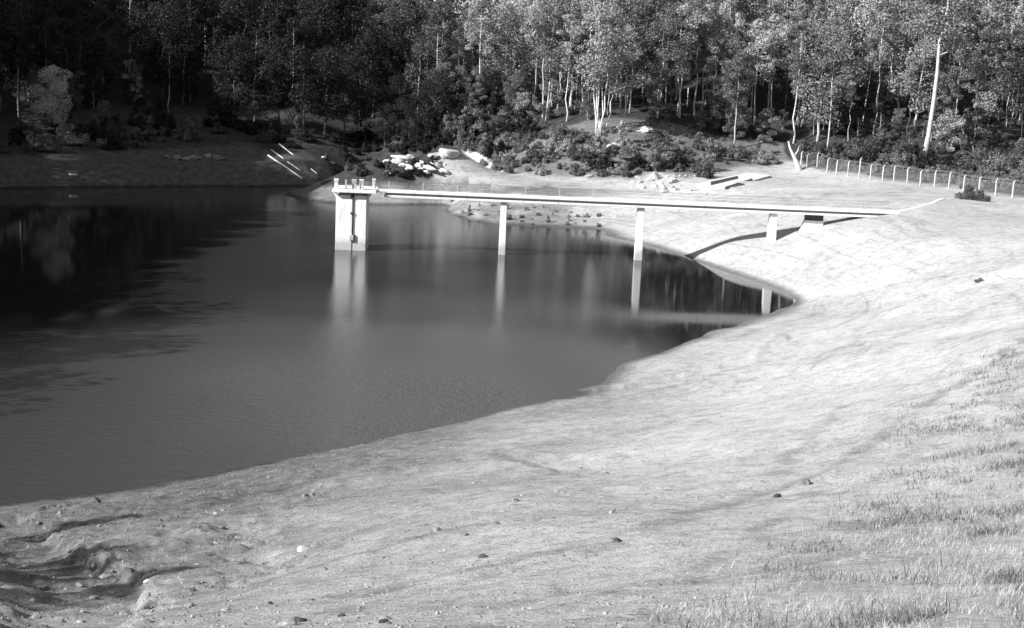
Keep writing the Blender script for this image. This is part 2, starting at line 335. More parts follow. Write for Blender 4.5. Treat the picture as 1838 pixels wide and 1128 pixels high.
def ground_mat():
    m = NT('clay_ground'); tc = m.n('ShaderNodeTexCoord').outputs['Object']
    at = lambda n_: m.n('ShaderNodeAttribute', attribute_name=n_).outputs['Fac']
    mp = m.n('ShaderNodeMapping'); mp.inputs['Rotation'].default_value = (0, 0, -math.atan2(CDIR[1], CDIR[0])); mp.inputs['Scale'].default_value = (1, 1, 1); m.l(tc, mp.inputs[0])
    mp2 = m.n('ShaderNodeMapping'); mp2.inputs['Scale'].default_value = (0.12, 1.0, 1.0); m.l(mp.outputs[0], mp2.inputs[0])
    streak = m.noise(1.1, 6, 0.7, mp2.outputs[0], 0.6); big = m.noise(0.12, 5, 0.62, tc, 0.4); mid = m.noise(0.9, 6, 0.7, tc); fine = m.noise(7, 4, 0.75, tc); grit = m.noise(28, 2, 0.7, tc); crumb = m.noise(2.6, 8, 0.85, tc, 0.3)
    mp3 = m.n('ShaderNodeMapping'); mp3.inputs['Scale'].default_value = (0.05, 0.05, 3.2); m.l(tc, mp3.inputs[0]); strand = m.noise(1.0, 5, 0.7, mp3.outputs[0], 0.15)
    clay = m.ramp(big, [(0.3, 0.39), (0.5, 0.46), (0.72, 0.52)])
    clay = m.mix(clay, m.ramp(streak, [(0.3, 0.7), (0.44, 0.97), (0.7, 1.03)]), 0.45, 'MULTIPLY')
    clay = m.mix(clay, m.ramp(mid, [(0.3, 0.6), (0.5, 0.95), (0.7, 1.05)]), 0.85, 'MULTIPLY')
    clay = m.mix(clay, m.ramp(fine, [(0.32, 0.4), (0.45, 0.92), (0.62, 1.06)]), 0.9, 'MULTIPLY')
    clay = m.mix(clay, m.ramp(crumb, [(0.34, 0.35), (0.45, 0.90), (0.58, 1.04), (0.68, 1.2)]), 0.9, 'MULTIPLY')
    clay = m.mix(clay, m.ramp(grit, [(0.34, 0.35), (0.46, 0.92), (0.6, 1.1)]), 0.9, 'MULTIPLY')
    clay = m.mix(clay, m.ramp(strand, [(0.36, 0.68), (0.45, 0.98), (0.6, 1.0), (0.7, 1.12)]), 0.8, 'MULTIPLY')
    pale = m.ramp(at('pale'), [(0.0, 1.0), (1.0, 1.24)]); clay = m.mix(clay, pale, 1.0, 'MULTIPLY')
    st = m.ramp(mid, [(0.3, 0.08), (0.5, 0.15), (0.7, 0.23)])
    st = m.mix(st, m.ramp(fine, [(0.32, 0.4), (0.5, 0.9), (0.66, 1.0), (0.72, 1.5)]), 0.9, 'MULTIPLY')
    st = m.mix(st, m.ramp(crumb, [(0.34, 0.4), (0.48, 0.9), (0.66, 1.2)]), 0.9, 'MULTIPLY')
    c = m.mix(clay, st, at('stony_shade'))
    gr = m.ramp(fine, [(0.3, 0.22), (0.5, 0.38), (0.7, 0.52)]); gr = m.mix(gr, m.ramp(mid, [(0.3, 0.7), (0.6, 1.0)]), 1.0, 'MULTIPLY')
    c = m.mix(c, gr, at('grassy'))
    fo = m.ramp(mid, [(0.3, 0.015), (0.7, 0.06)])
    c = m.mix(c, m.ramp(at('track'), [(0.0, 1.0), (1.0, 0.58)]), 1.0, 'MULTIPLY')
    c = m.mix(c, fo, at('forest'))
    # wet soil in the last decimetres above the water
    sx = m.n('ShaderNodeSeparateXYZ'); m.l(m.n('ShaderNodeNewGeometry').outputs['Position'], sx.inputs[0])
    mr = m.n('ShaderNodeMapRange'); mr.interpolation_type = 'SMOOTHSTEP'; m.l(sx.outputs['Z'], mr.inputs[0])
    mr.inputs[1].default_value = 0.03; mr.inputs[2].default_value = 0.42; mr.inputs[3].default_value = 0.38; mr.inputs[4].default_value = 1.0
    wet = m.n('ShaderNodeCombineColor'); [m.l(mr.outputs[0], wet.inputs[i]) for i in range(3)]
    c = m.mix(c, wet.outputs[0], 1.0, 'MULTIPLY')
    m.l(c, m.b.inputs['Base Color']); m.b.inputs['Roughness'].default_value = 0.95; m.b.inputs['Specular IOR Level'].default_value = 0.1
    nrm = m.bump(streak, 0.12, 0.10); nrm = m.bump(mid, 0.6, 0.14, nrm); nrm = m.bump(crumb, 0.7, 0.12, nrm); nrm = m.bump(fine, 0.8, 0.06, nrm); nrm = m.bump(grit, 0.5, 0.015, nrm)
    m.l(nrm, m.b.inputs['Normal']); return m.m
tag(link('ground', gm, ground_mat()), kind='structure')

# ------------------------------------------------------------------ water
def water_mat():
    m = NT('lake_water'); tc = m.n('ShaderNodeTexCoord').outputs['Object']
    b = m.b; b.inputs['Base Color'].default_value = g(0.024); b.inputs['Roughness'].default_value = 0.05; b.inputs['IOR'].default_value = 1.33; b.inputs['Specular IOR Level'].default_value = 0.5
    mp = m.n('ShaderNodeMapping'); mp.inputs['Rotation'].default_value = (0, 0, 0.2); mp.inputs['Scale'].default_value = (0.7, 1.0, 1); m.l(tc, mp.inputs[0])
    w1 = m.noise(1.9, 5, 0.75, mp.outputs[0], 0.1); w2 = m.noise(7, 3, 0.6, mp.outputs[0])
    # a breeze ruffles the open water; the corner by the far bank lies calm
    calm = m.noise(0.035, 2, 0.5, tc, 0.5)
    sx = m.n('ShaderNodeSeparateXYZ'); m.l(tc, sx.inputs[0])
    mr = m.n('ShaderNodeMapRange'); m.l(sx.outputs['X'], mr.inputs[0]); mr.inputs[1].default_value = -2; mr.inputs[2].default_value = 15; mr.inputs[3].default_value = 1.0; mr.inputs[4].default_value = 0.10
    mu = m.n('ShaderNodeMath', operation='MULTIPLY'); m.l(mr.outputs[0], mu.inputs[0])
    r2 = m.n('ShaderNodeMapRange'); m.l(calm, r2.inputs[0]); r2.inputs[1].default_value = 0.35; r2.inputs[2].default_value = 0.65; r2.inputs[3].default_value = 0.6; r2.inputs[4].default_value = 1.0
    m.l(r2.outputs[0], mu.inputs[1])
    ad = m.n('ShaderNodeMath', operation='MULTIPLY_ADD'); m.l(sx.outputs['Y'], ad.inputs[0]); ad.inputs[1].default_value = 0.24; m.l(sx.outputs['X'], ad.inputs[2])
    r3 = m.n('ShaderNodeMapRange'); r3.interpolation_type = 'SMOOTHSTEP'; m.l(ad.outputs[0], r3.inputs[0]); r3.inputs[1].default_value = -13; r3.inputs[2].default_value = 12; r3.inputs[3].default_value = 0.12; r3.inputs[4].default_value = 1.0
    r4 = m.n('ShaderNodeMapRange'); r4.interpolation_type = 'SMOOTHSTEP'; m.l(sx.outputs['Y'], r4.inputs[0]); r4.inputs[1].default_value = 84; r4.inputs[2].default_value = 112; r4.inputs[3].default_value = 1.0; r4.inputs[4].default_value = 0.07
    mu4 = m.n('ShaderNodeMath', operation='MULTIPLY'); m.l(mu.outputs[0], mu4.inputs[0]); m.l(r4.outputs[0], mu4.inputs[1]); mu = mu4
    mu3 = m.n('ShaderNodeMath', operation='MULTIPLY'); m.l(mu.outputs[0], mu3.inputs[0]); m.l(r3.outputs[0], mu3.inputs[1]); mu = mu3
    b1 = m.n('ShaderNodeBump', Distance=0.34); m.l(w1, b1.inputs['Height']); m.l(mu.outputs[0], b1.inputs['Strength'])
    b2 = m.n('ShaderNodeBump', Distance=0.09); m.l(w2, b2.inputs['Height']); m.l(mu.outputs[0], b2.inputs['Strength']); m.l(b1.outputs[0], b2.inputs['Normal'])
    ro = m.n('ShaderNodeMapRange'); m.l(mu.outputs[0], ro.inputs[0]); ro.inputs[3].default_value = 0.035; ro.inputs[4].default_value = 0.36; m.l(ro.outputs[0], b.inputs['Roughness'])   # unresolved ripples
    rm = m.n('ShaderNodeMath', operation='MULTIPLY'); m.l(r3.outputs[0], rm.inputs[0]); m.l(mr.outputs[0], rm.inputs[1]); sa = m.n('ShaderNodeMath', operation='MULTIPLY_ADD'); m.l(rm.outputs[0], sa.inputs[0]); sa.inputs[1].default_value = 0.25; m.l(mu.outputs[0], sa.inputs[2]); sky_sheen = m.ramp(sa.outputs[0], [(0.04, 0.012), (0.3, 0.030), (0.95, 0.072)]); m.l(sky_sheen, b.inputs['Base Color'])   # murky base tone, lightened by painted sky sheen where the water is ruffled
    m.l(b2.outputs[0], b.inputs['Normal']); return m.m
wm = MB(); wm.v = [(-140, 40, 0), (60, 40, 0), (60, 260, 0), (-140, 260, 0)]; wm.f = [(0, 1, 2, 3)]
tag(wm.build('water', water_mat()), kind='structure')

# ------------------------------------------------------------------ intake tower
A = np.array([-18.9, 153.4]); Bp = np.array([44.4, 155.4]); DZ = 6.92           # bridge axis and level of its top
axd = (Bp - A) / np.linalg.norm(Bp - A); ANG = math.atan2(axd[1], axd[0])
tw = tag(empty('intake_tower', (A[0], A[1] + 0.1, 0), ANG), 'white square concrete intake tower standing in the lake at the end of the footbridge', 'tower')
MB().box((-0.82, 0, 1.7), (1.86, 3.9, 9.2)).box((0.98, 0, 1.7), (1.46, 3.9, 9.2)).box((0.18, 0.1, 1.7), (0.16, 3.6, 9.2)).build('shaft', M['concrete'], tw, 0.03)
MB().box((0, 0, 6.46), (2.7, 3.3, 0.32)).build('neck', M['concrete2'], tw, 0.02)
MB().box((0.32, 0, 6.81), (5.0, 5.0, 0.38)).build('platform', M['concrete'], tw, 0.04)
for sx_ in (-1, 1):
    for sy_ in (-1.6, 1.6):
        MB().tube([(sx_ * 1.70 + 0.03, sy_, 5.95), (sx_ * 1.85 + (0.32 if sx_ > 0 else -0.2), sy_, 6.63)], 0.11, 6).build('bracket', M['concrete'], tw)
rod = MB().tube([(0.18, -2.02, 1.3), (0.18, -2.02, 6.62)], 0.06, 8).build('operating_rod', M['darksteel'], tw, smooth=True)
MB().box((0.10, -2.02, 4.25), (0.34, 0.22, 0.26)).build('rod_guide', M['darksteel'], rod, 0.02)
MB().box((0.12, -2.0, 6.15), (0.42, 0.24, 0.34)).build('rod_guide', M['darksteel'], rod, 0.02)
gv = MB().box((0.1, -2.05, 1.45), (0.5, 0.28, 0.62)).build('sluice_gate', M['concrete2'], tw, 0.03)
MB().box((0.42, -2.0, 1.45), (0.10, 0.24, 0.78)).build('gate_frame', M['darksteel'], gv)
for i, (hx, hy, w, h) in enumerate([(-1.75, -1.9, 0.5, 1.2), (0.28, -1.9, 0.55, 1.2), (1.12, -2.1, 0.5, 1.25), (2.25, 1.6, 0.45, 1.1)]):
    hs = MB().box((hx, hy, 7.0 + h * 0.36), (w * 0.9, w * 0.9, h * 0.72), taper=0.86).box((hx, hy, 7.0 + h * 0.83), (w, w, h * 0.24)).build('headstock', M['concrete'] if i in (0, 2) else M['steel'], tw, 0.02)
    MB().torus((hx, hy, 7.0 + h + 0.08), 0.28, 0.03).tube([(hx - .28, hy, 7.08 + h), (hx + .28, hy, 7.08 + h)], 0.02).tube([(hx, hy, 6.9 + h), (hx, hy, 7.2 + h)], 0.03).build('handwheel', M['darksteel'], hs, smooth=True)
for x_, y_ in [(-2.1, -2.4), (-0.62, -2.4), (0.86, -2.4), (2.7, -2.4), (-2.1, 2.4), (0.3, 2.4), (2.7, 2.4)]:
    w_ = 0.2 if abs(x_ + 0.62) < 0.1 else 0.045
    MB().box((x_, y_, 7.54), (w_, w_, 1.09)).build('rail_post', M['steel' if w_ > .1 else 'darksteel'], tw)
rl = MB()
for z_ in (7.3, 7.68, 8.05):
    rl.tube([(2.7, -2.4, z_), (-2.1, -2.4, z_), (-2.1, 2.4, z_), (2.7, 2.4, z_)], 0.013, 4)
rl.build('rails', M['darksteel'], tw)

# ------------------------------------------------------------------ footbridge
LEN = float(np.linalg.norm(Bp - A)); X0 = 2.9
br = tag(empty('footbridge', (A[0], A[1], 0), ANG), 'long narrow white concrete footbridge running from the intake tower to the right bank', 'bridge')
MB().box(((X0 + LEN) / 2, 0, DZ - 0.13), (LEN - X0, 1.6, 0.26)).build('deck', M['concrete'], br, 0.02)
MB().box(((X0 + LEN) / 2 + 0.3, 0, DZ - 0.40), (LEN - X0 - 1.0, 0.7, 0.29)).build('girder_web', M['concrete2'], br)
MB().box(((X0 + LEN) / 2 + 0.3, 0, DZ - 0.66), (LEN - X0 - 0.8, 1.44, 0.24)).build('girder_flange', M['concrete'], br, 0.02)
for x_, w_, zb in ((17.4, 0.82, -3.5), (33.3, 0.92, -2.5), (48.75, 0.98, 1.8)):
    MB().box((x_, 0, (DZ - 0.95 + zb) / 2), (w_, 1.0, DZ - 0.95 - zb), taper=0.84).box((x_ + 0.06, 0, DZ - 0.87), (w_ * 0.72, 0.9, 0.17)).build('pier', M['concrete'], br, 0.03)
for side in (-1, 1):
    k = X0 + 1.2
    while k < LEN - 1:
        MB().box((k, side * 0.72, DZ + 0.5), (0.045, 0.045, 1.0)).build('rail_post', M['steel'], br); k += 3.93
    rb = MB()
    for z_ in (0.35, 0.68, 1.0): rb.tube([(X0, side * 0.72, DZ + z_), (LEN - 0.8, side * 0.72, DZ + z_)], 0.014, 4)
    rb.build('rails', M['darksteel'], br)
cb = (1450 - 627) / (1607 - 627) * (LEN + 0.2) - 0.1
ab = tag(empty('abutment', (*(A + axd * cb), 0), ANG), 'squat white concrete block with dark shade box on top, under landward end of the footbridge', 'abutment')
bk = MB(); zt = DZ - 0.78 - 0.72
bk.v = [(-1.5, 0.0, 3.2), (1.45, 0.0, 3.2), (1.45, 0.75, 3.2), (-1.5, 0.75, 3.2), (-0.72, 0.0, zt), (1.45, 0.0, zt), (1.45, 0.75, zt), (-0.72, 0.75, zt)]
bk.f = [(3, 2, 1, 0), (4, 5, 6, 7), (0, 1, 5, 4), (1, 2, 6, 5), (2, 3, 7, 6), (3, 0, 4, 7)]
bk.build('block', M['concrete'], ab, 0.03); MB().box((0.37, 0.36, zt + 0.357), (2.1, 0.62, 0.71)).build('shade_box', M['darksteel'], ab, 0.02)  # dark box stands in for the deck shadow on the block
MB().box((0, 0, 3.3), (3.2, 1.3, 0.5)).build('footing', M['concrete2'], ab, 0.03)

# ------------------------------------------------------------------ path from the bridge up to the fence track
def drape(name, pts, w, mat, lift=0.05, thick=0.12):
    pts = np.array(pts); seg = np.r_[0, np.cumsum(np.hypot(*np.diff(pts, axis=0).T))]; s = np.linspace(0, seg[-1], 60)
    c = np.c_[np.interp(s, seg, pts[:, 0]), np.interp(s, seg, pts[:, 1])]; t = np.gradient(c, axis=0); t /= np.linalg.norm(t, axis=1)[:, None]; n = np.c_[-t[:, 1], t[:, 0]]
    V = []
    for q in (-1, -0.33, 0.33, 1):
        e = c + n * w / 2 * q; V.append(np.c_[e, height(e[:, 0], e[:, 1]) + lift])
    V += [V[0] - [0, 0, thick + lift], V[3] - [0, 0, thick + lift]]
    V = np.concatenate(V); F = []
    for a_, b_ in ((0, 1), (1, 2), (2, 3), (4, 0), (3, 5)):
        for i in range(59): F.append((a_ * 60 + i, b_ * 60 + i, b_ * 60 + i + 1, a_ * 60 + i + 1)[::-1])
    return link(name, mesh_np(name, V, F), mat)
pp = [hit(1603, 382)[:2], hit(1640, 374)[:2], hit(1675, 365)[:2], hit(1705, 357)[:2]]
tag(drape('path', pp, 0.6, M['pathm'], 0.02), kind='structure')

# ------------------------------------------------------------------ concrete overflow frame with two slots

def prism(mb, pix, top, deep, plane):
    P = [hit(*q) for q in pix]; n = len(mb.v); k = len(P)
    zz = [float(plane @ np.array([p[0], p[1], 1.0])) + top for p in P]
    mb.v += [(p[0], p[1], z) for p, z in zip(P, zz)] + [(p[0], p[1], z - deep) for p, z in zip(P, zz)]
    mb.f += [tuple(range(n, n + k)), tuple(range(n + k, n + 2 * k))[::-1]] + [(n + i, n + k + i, n + k + (i + 1) % k, n + (i + 1) % k) for i in range(k)]
    return mb
c0 = hit(1315, 331)
sw = tag(empty('overflow_weir', (0, 0, 0)), 'white concrete overflow frame with two dark slots set in the far grassy bank', 'overflow')
SLAB = [(1266, 350), (1384, 319), (1343, 311), (1250, 334)]; SP3 = np.array([hit(*q) for q in SLAB]); PLANE = np.linalg.lstsq(np.c_[SP3[:, :2], np.ones(4)], SP3[:, 2], rcond=None)[0]
prism(MB(), SLAB, 0.25, 1.3, PLANE).build('slab', M['post'], sw, 0.03)
for q in ([(1276, 335), (1325, 323.5), (1324, 319.5), (1275, 330)], [(1302, 341), (1351, 328.5), (1350, 324), (1301, 336)]):
    prism(MB(), q, 0.28, 0.12, PLANE).build('slot_shade', M['darksteel'], sw)  # dark plates paint the shaded inside of the slot openings

# ------------------------------------------------------------------ chain-link fence on the crest
fc = [atz(x, y, 7.0)[:2] for x, y in FENCE_PX]; fc = [(float(a), float(b), hgt(a, b)) for a, b in fc]
fn = tag(empty('chain_link_fence', fc[0]), 'chain-link fence on cranked white concrete posts along the bank below the forest', 'fence')
o0 = Vector(fc[0]); wires = MB(); mesh_v = []; mesh_f = []
fdir = Vector((fc[-1][0] - fc[0][0], fc[-1][1] - fc[0][1], 0)).normalized(); fnorm = Vector((fdir.y, -fdir.x, 0))
if fnorm.y > 0: fnorm = -fnorm
for i, p in enumerate(fc):
    q = Vector(p) - o0; hh = 2.9 if i in (0, 6) else 2.15
    MB().box((q.x, q.y, q.z + hh / 2 - 0.2), (0.17, 0.17, hh + 0.4), rx=random.uniform(-.035, .035), ry=random.uniform(-.03, .03), rz=math.atan2(fdir.y, fdir.x)).tube([q + Vector((0, 0, hh - 0.03)), q + Vector((0, 0, hh + 0.24)) - fnorm * 0.22], [0.08, 0.06], 4).build('post', M['post'], fn)
for z_ in (0.1, 1.05, 2.0):
    wires.tube([Vector(p) - o0 + Vector((0, 0, z_)) + fnorm * 0.11 for p in fc], 0.006, 4)
for k_ in (0.1, 0.2, 0.3): wires.tube([Vector(p) - o0 + Vector((0, 0, 2.15 + k_)) - fnorm * k_ * 1.02 for p in fc], 0.010, 4)
wires.build('strand_wires', M['wire'], fn)
for a, b in zip(fc[:-1], fc[1:]):
    a = Vector(a) - o0 + fnorm * 0.1; b = Vector(b) - o0 + fnorm * 0.1; L = (b - a).length; t = (b - a) / L; k = 0.0; st_ = 0.16
    while k < L:
        for sg in (1, -1):
            e = k + sg * 1.95; lo = a + t * k + Vector((0, 0, 0.08)); f_ = 1.0
            if e > L: f_ = (L - k) / 1.95
            if e < 0: f_ = k / 1.95
            hi = lo + t * (sg * 1.95 * f_) + Vector((0, 0, 1.95 * f_)); n0 = len(mesh_v); w_ = t * 0.004 * 1.4
            mesh_v += [lo - w_, lo + w_, hi + w_, hi - w_]; mesh_f.append((n0, n0 + 1, n0 + 2, n0 + 3))
            # the part of the weave that starts from the far edge
        k += st_
    k = 0.0
    while k < 1.95:
        for sg, s0 in ((1, 0.0), (-1, L)):
            lo = a + t * s0 + Vector((0, 0, 0.08 + k)); f_ = min(1.95 - k, L); hi = lo + t * (sg * f_) + Vector((0, 0, f_)); n0 = len(mesh_v); w_ = t * 0.0056
            mesh_v += [lo - w_, lo + w_, hi + w_, hi - w_]; mesh_f.append((n0, n0 + 1, n0 + 2, n0 + 3))
        k += st_
link('wire_mesh', mesh_np('wire_mesh', np.array([tuple(v) for v in mesh_v]), np.array(mesh_f)), M['wire'], fn)

# ------------------------------------------------------------------ trees: prototypes (trunk with limbs, crown of leaf-sized faces in clumps)
def leaves(clumps, n, size, seed, flat=0.5, shell=0.5):
    r_ = np.random.default_rng(seed); cl = np.array(clumps, float); w = cl[:, 3] ** 2; k = r_.choice(len(cl), n, p=w / w.sum()); c = cl[k]
    d = r_.normal(size=(n, 3)); d /= np.linalg.norm(d, axis=1)[:, None]
    rad = c[:, 3:4] * (shell + (1.08 - shell) * r_.random((n, 1)) ** 0.6); P = c[:, :3] + d * rad * np.c_[np.ones(n), np.ones(n), c[:, 4] / c[:, 3]]
    nn = d * 0.8 + r_.normal(size=(n, 3)) * 0.65 + np.array([0, 0, flat]); nn /= np.linalg.norm(nn, axis=1)[:, None]
    t = np.cross(nn, r_.normal(size=(n, 3))); t /= np.linalg.norm(t, axis=1)[:, None]; b = np.cross(nn, t); s = size * (0.55 + 0.9 * r_.random((n, 1)))
    V = np.stack([P - t * s * .5, P + b * s * .33 + nn * s * .08, P + t * s * .5, P - b * s * .33 + nn * s * .08], 1).reshape(-1, 3)
    return V, np.arange(4 * n).reshape(-1, 4)
def bent(p, q, r_, wob, n=6):
    p, q = np.array(p, float), np.array(q, float); t = np.linspace(0, 1, n)[:, None]; P = p + (q - p) * t
    P[1:-1] += r_.normal(size=(n - 2, 3)) * wob * np.array([1, 1, 0.2]); return P
def make_tree(seed, h, rt, bare, cw, ncl, nl, leaf, stems=1, spread=0.0, conic=False, csize=1.0, lean=0.0, shell=0.5, top_bias=1.0, wob=.010):
    r_ = np.random.default_rng(seed); tb = MB(); cl = []
    for sidx in range(stems):
        a = r_.random() * 6.28; off = np.array([math.cos(a), math.sin(a), 0]) * spread * (0.25 if stems > 1 else 0)
        topo = np.array([math.cos(a), math.sin(a), 0]) * spread * (1.0 if stems > 1 else 0) + np.array([lean * h, 0, 0])
        hs = h * (1 if sidx == 0 else 0.7 + 0.25 * r_.random()); n = 9
        T = bent(off - [0, 0, 0.8], topo + [0, 0, hs * 0.96], r_, h * wob, n); rr = rt * (0.8 if stems > 1 else 1) * (1 - 0.86 * np.linspace(0, 1, n)); rr[0] *= 1.5
        tb.tube(T, rr, 7); m = max(3, ncl // stems)
        for i in range(m):
            f = bare + (1 - bare) * ((i + r_.random()) / m) ** top_bias; f = min(f, 0.98); x = f * (n - 1); k = min(int(x), n - 2); base = T[k] + (T[k + 1] - T[k]) * (x - k)
            g_ = (f - bare) / (1 - bare); prof = (1 - g_) ** 0.8 + 0.12 if conic else math.sin(math.pi * (0.12 + 0.83 * g_)) ** 0.7
            L = cw * prof * (0.35 + 0.75 * r_.random()); b = r_.random() * 6.28; tip = base + [math.cos(b) * L, math.sin(b) * L, L * (0.05 if conic else 0.45)]
            if L > 0.6: tb.tube(bent(base, tip, r_, 0.12 * L, 4), [rt * 0.30 * (1 - .6 * f), rt * .2, rt * .12, rt * .05], 4)
            R0 = csize * cw * (0.28 + 0.2 * r_.random()) * (0.75 + 0.4 * prof); cl.append((*tip, R0, R0 * (0.35 if conic else 0.75)))
        cl.append((*T[-1], cw * 0.22 * csize, cw * 0.3 * csize))
    tm = tb.mesh('trunk', True); V, F = leaves(cl, nl, leaf, seed + 50, shell=shell); return tm, mesh_np('crown', V, F), (V, F)
PROTO = dict(
    slim1=make_tree(1, 21, .17, .48, 3.0, 22, 4400, .30, csize=.85), slim2=make_tree(2, 23, .19, .55, 2.7, 20, 4000, .30, csize=.85), slim3=make_tree(3, 18, .15, .42, 2.6, 20, 3800, .29, csize=.85), slim4=make_tree(21, 22, .18, .40, 3.3, 26, 5000, .32, lean=.04, csize=.8),
    broad1=make_tree(4, 20, .26, .25, 5.0, 30, 8500, .33), broad2=make_tree(5, 17, .24, .2, 4.6, 28, 7500, .32), multi1=make_tree(6, 19, .17, .36, 3.6, 40, 8500, .32, stems=6, spread=2.4), multi2=make_tree(7, 20, .2, .4, 3.0, 24, 5200, .31, stems=2, spread=1.6),
    pole1=make_tree(41, 20, .13, .58, 2.3, 15, 2600, .29, csize=.85), pole2=make_tree(42, 23, .16, .64, 2.4, 15, 2600, .29, lean=.03, csize=.85), pole3=make_tree(43, 17, .12, .55, 2.1, 14, 2200, .28, lean=-.03, csize=.85), pole4=make_tree(44, 19, .13, .6, 2.2, 16, 2800, .29, stems=2, spread=1.2),
    layer=make_tree(8, 15, .16, .22, 4.4, 22, 3600, .36, conic=True, csize=.95), giant=make_tree(9, 33, .36, .42, 4.6, 26, 6500, .34, wob=.003, lean=.05), under1=make_tree(10, 8, .09, .12, 2.6, 24, 4000, .24, csize=.75), under2=make_tree(11, 10, .10, .2, 2.4, 22, 3600, .24, csize=.75),
)
HGT = dict(slim1=21, slim2=23, slim3=18, slim4=22, broad1=20, broad2=17, multi1=19, multi2=20, pole1=20, pole2=23, pole3=17, pole4=19, layer=15, giant=33, under1=8, under2=10)
def inpoly(x, y, P):
    c = False; j = len(P) - 1
    for i in range(len(P)):
        if (P[i][1] > y) != (P[j][1] > y) and x < (P[j][0] - P[i][0]) * (y - P[i][1]) / (P[j][1] - P[i][1]) + P[i][0]: c = not c
        j = i
    return c
TREES = {}; PLACED = []
def tree(kind, p, h=None, label=None, group=None, leaf='leaf', bark='bark', rz=None, name='tree', wide=1.0):
    key = (kind, leaf, bark, name)
    if key not in TREES:
        tm, cm, _ = PROTO[kind]; root = empty(name, (0, 0, 0)); t = link('trunk', tm.copy(), M[bark], root); c = link('crown', cm.copy(), M[leaf], root); TREES[key] = root; r0 = root
    else: r0 = copy_tree(TREES[key])
    for k in ('group', 'label', 'category'):
        if k in r0: del r0[k]
    s = (h / HGT[kind]) if h else 1.0
    r0.location = (float(p[0]), float(p[1]), float(p[2]) - 0.15); r0.rotation_euler = (0, 0, random.random() * 6.28 if rz is None else rz); r0.scale = (s * wide, s * wide, s)
    tag(r0, label, 'tree', group); PLACED.append((float(p[0]), float(p[1]))); return r0
def ptree(kind, x, y, h, label, **k): return tree(kind, hit(x, y), h, label, **k)

# trees one can single out in the photograph
ptree('giant', 1659, 284, 40, 'tall thick pale-trunked tree rising out of the picture just behind the fence', leaf='leaf', rz=0.2)
ptree('layer', 1742, 268, 14.5, 'small tree with flat tiers of pale foliage right of the tallest thick trunk', leaf='leaflight', rz=.4)
ptree('multi1', 1078, 240, 23, 'big spreading tree on a clump of many pale stems on top of the bushy mound', leaf='leaflight', rz=.3)
ptree('multi2', 977, 216, 22, 'tree with two pale stems parting in a V left of the bushy mound', rz=1.3)
ptree('slim1', 858, 190, 20, 'leafy tree with a stout pale trunk above the dark gully mouth', leaf='leaflight', rz=.2, wide=1.1)
ptree('slim3', 1316, 264, 17, 'straight pale-trunked tree standing out of bushes behind the overflow frame', leaf='leaf', rz=2)
ptree('slim2', 1017, 218, 19, 'slim tree just left of the many-stemmed clump on the mound', leaf='leaflight', rz=2.2)
ptree('multi2', 1222, 210, 20, 'crooked pale tree with leaning stem behind right part of the mound', leaf='leaflight', rz=.1)
ptree('slim4', 1248, 208, 21, 'straight slim tree beside the crooked leaning one', leaf='leaf')
ptree('multi2', 1176, 210, 20, 'pair of pale stems just right of the many-stemmed clump', leaf='leaf', rz=2.5)
ptree('slim2', 1424, 258, 21, 'slender bare-stemmed tree behind the broken white trunk at the fence end', leaf='leaf')
ptree('slim1', 1484, 268, 19, 'slender pale tree behind the third bay of the fence', leaf='leaf')
ptree('slim3', 1352, 226, 19, 'slim tree with pale twin-looking trunk behind dark bushes right of the overflow', leaf='leaflight')
ptree('under1', 1700, 275, 7, 'low bright bush-like sapling right of the tallest thick trunk', leaf='leaflight')
ptree('broad2', 98, 240, 11.5, 'pale tree with sun painted into its leaves on the far left bank against dark forest', leaf='leaflit', rz=.7)  # lighter leaf colour stands in for sun falling on this tree
ptree('slim3', 304, 200, 13, 'short lone pale trunk on the dark far left bank', leaf='leafdarkshade', rz=.7)
ptree('under2', 240, 190, 9, 'grey spreading sapling left of the lone pale trunk on the dark bank', leaf='leaflight')
for x, y, h in [(455, 238, 15), (500, 232, 17), (545, 240, 16), (585, 246, 17), (618, 238, 15), (420, 228, 17), (645, 226, 18), (670, 212, 18), (700, 205, 19), (690, 262, 8), (735, 256, 9), (765, 246, 10), (715, 238, 11), (655, 258, 9), (790, 232, 11), (748, 268, 6)]:
    ptree('broad1' if h % 2 else 'broad2', x, y, h, 'dense dark tree crowding the black gully behind the intake tower', group='dark trees in the gully', leaf='leafdarkshade', bark='darkbark')  # near-black leaves paint the deep shade of the gully
for n_, poly, lab, gr, lfs in [(34, [(610, 190), (880, 165), (960, 208), (800, 205), (760, 190)], 'short bushy tree half hidden under the trunks above the pale rocks', 'low trees above the pale rocks', ['leaf', 'shrub', 'leafdarkshade']),
                               (16, [(890, 195), (1180, 190), (1420, 235), (1420, 262), (1290, 250), (1200, 222), (900, 222)], 'short bushy tree in the undergrowth along the top of the mound', 'low trees on the mound', ['leaf', 'leaflight', 'shrub']),
                               (16, [(1430, 240), (1838, 235), (1838, 280), (1640, 288), (1440, 272)], 'short bushy tree between the trunks behind the fence', 'low trees behind the fence', ['leaf', 'shrub', 'leafdarkshade']),
                               (30, [(0, 180), (560, 180), (600, 215), (400, 225), (0, 225)], 'short dark tree in the undergrowth behind the far left bank', 'low trees behind the left bank', ['leafdarkshade', 'shrub', 'leafdarkshade'])]:
    xs = [q[0] for q in poly]; ys = [q[1] for q in poly]; k_ = 0
    while k_ < n_:
        x, y = random.uniform(min(xs), max(xs)), random.uniform(min(ys), max(ys))
        if not inpoly(x, y, poly): continue
        k_ += 1; tree(random.choice(['under1', 'under2']), hit(x, y), random.uniform(3.5, 8), lab, gr, random.choice(lfs), 'bark' if random.random() < .5 else 'darkbark')
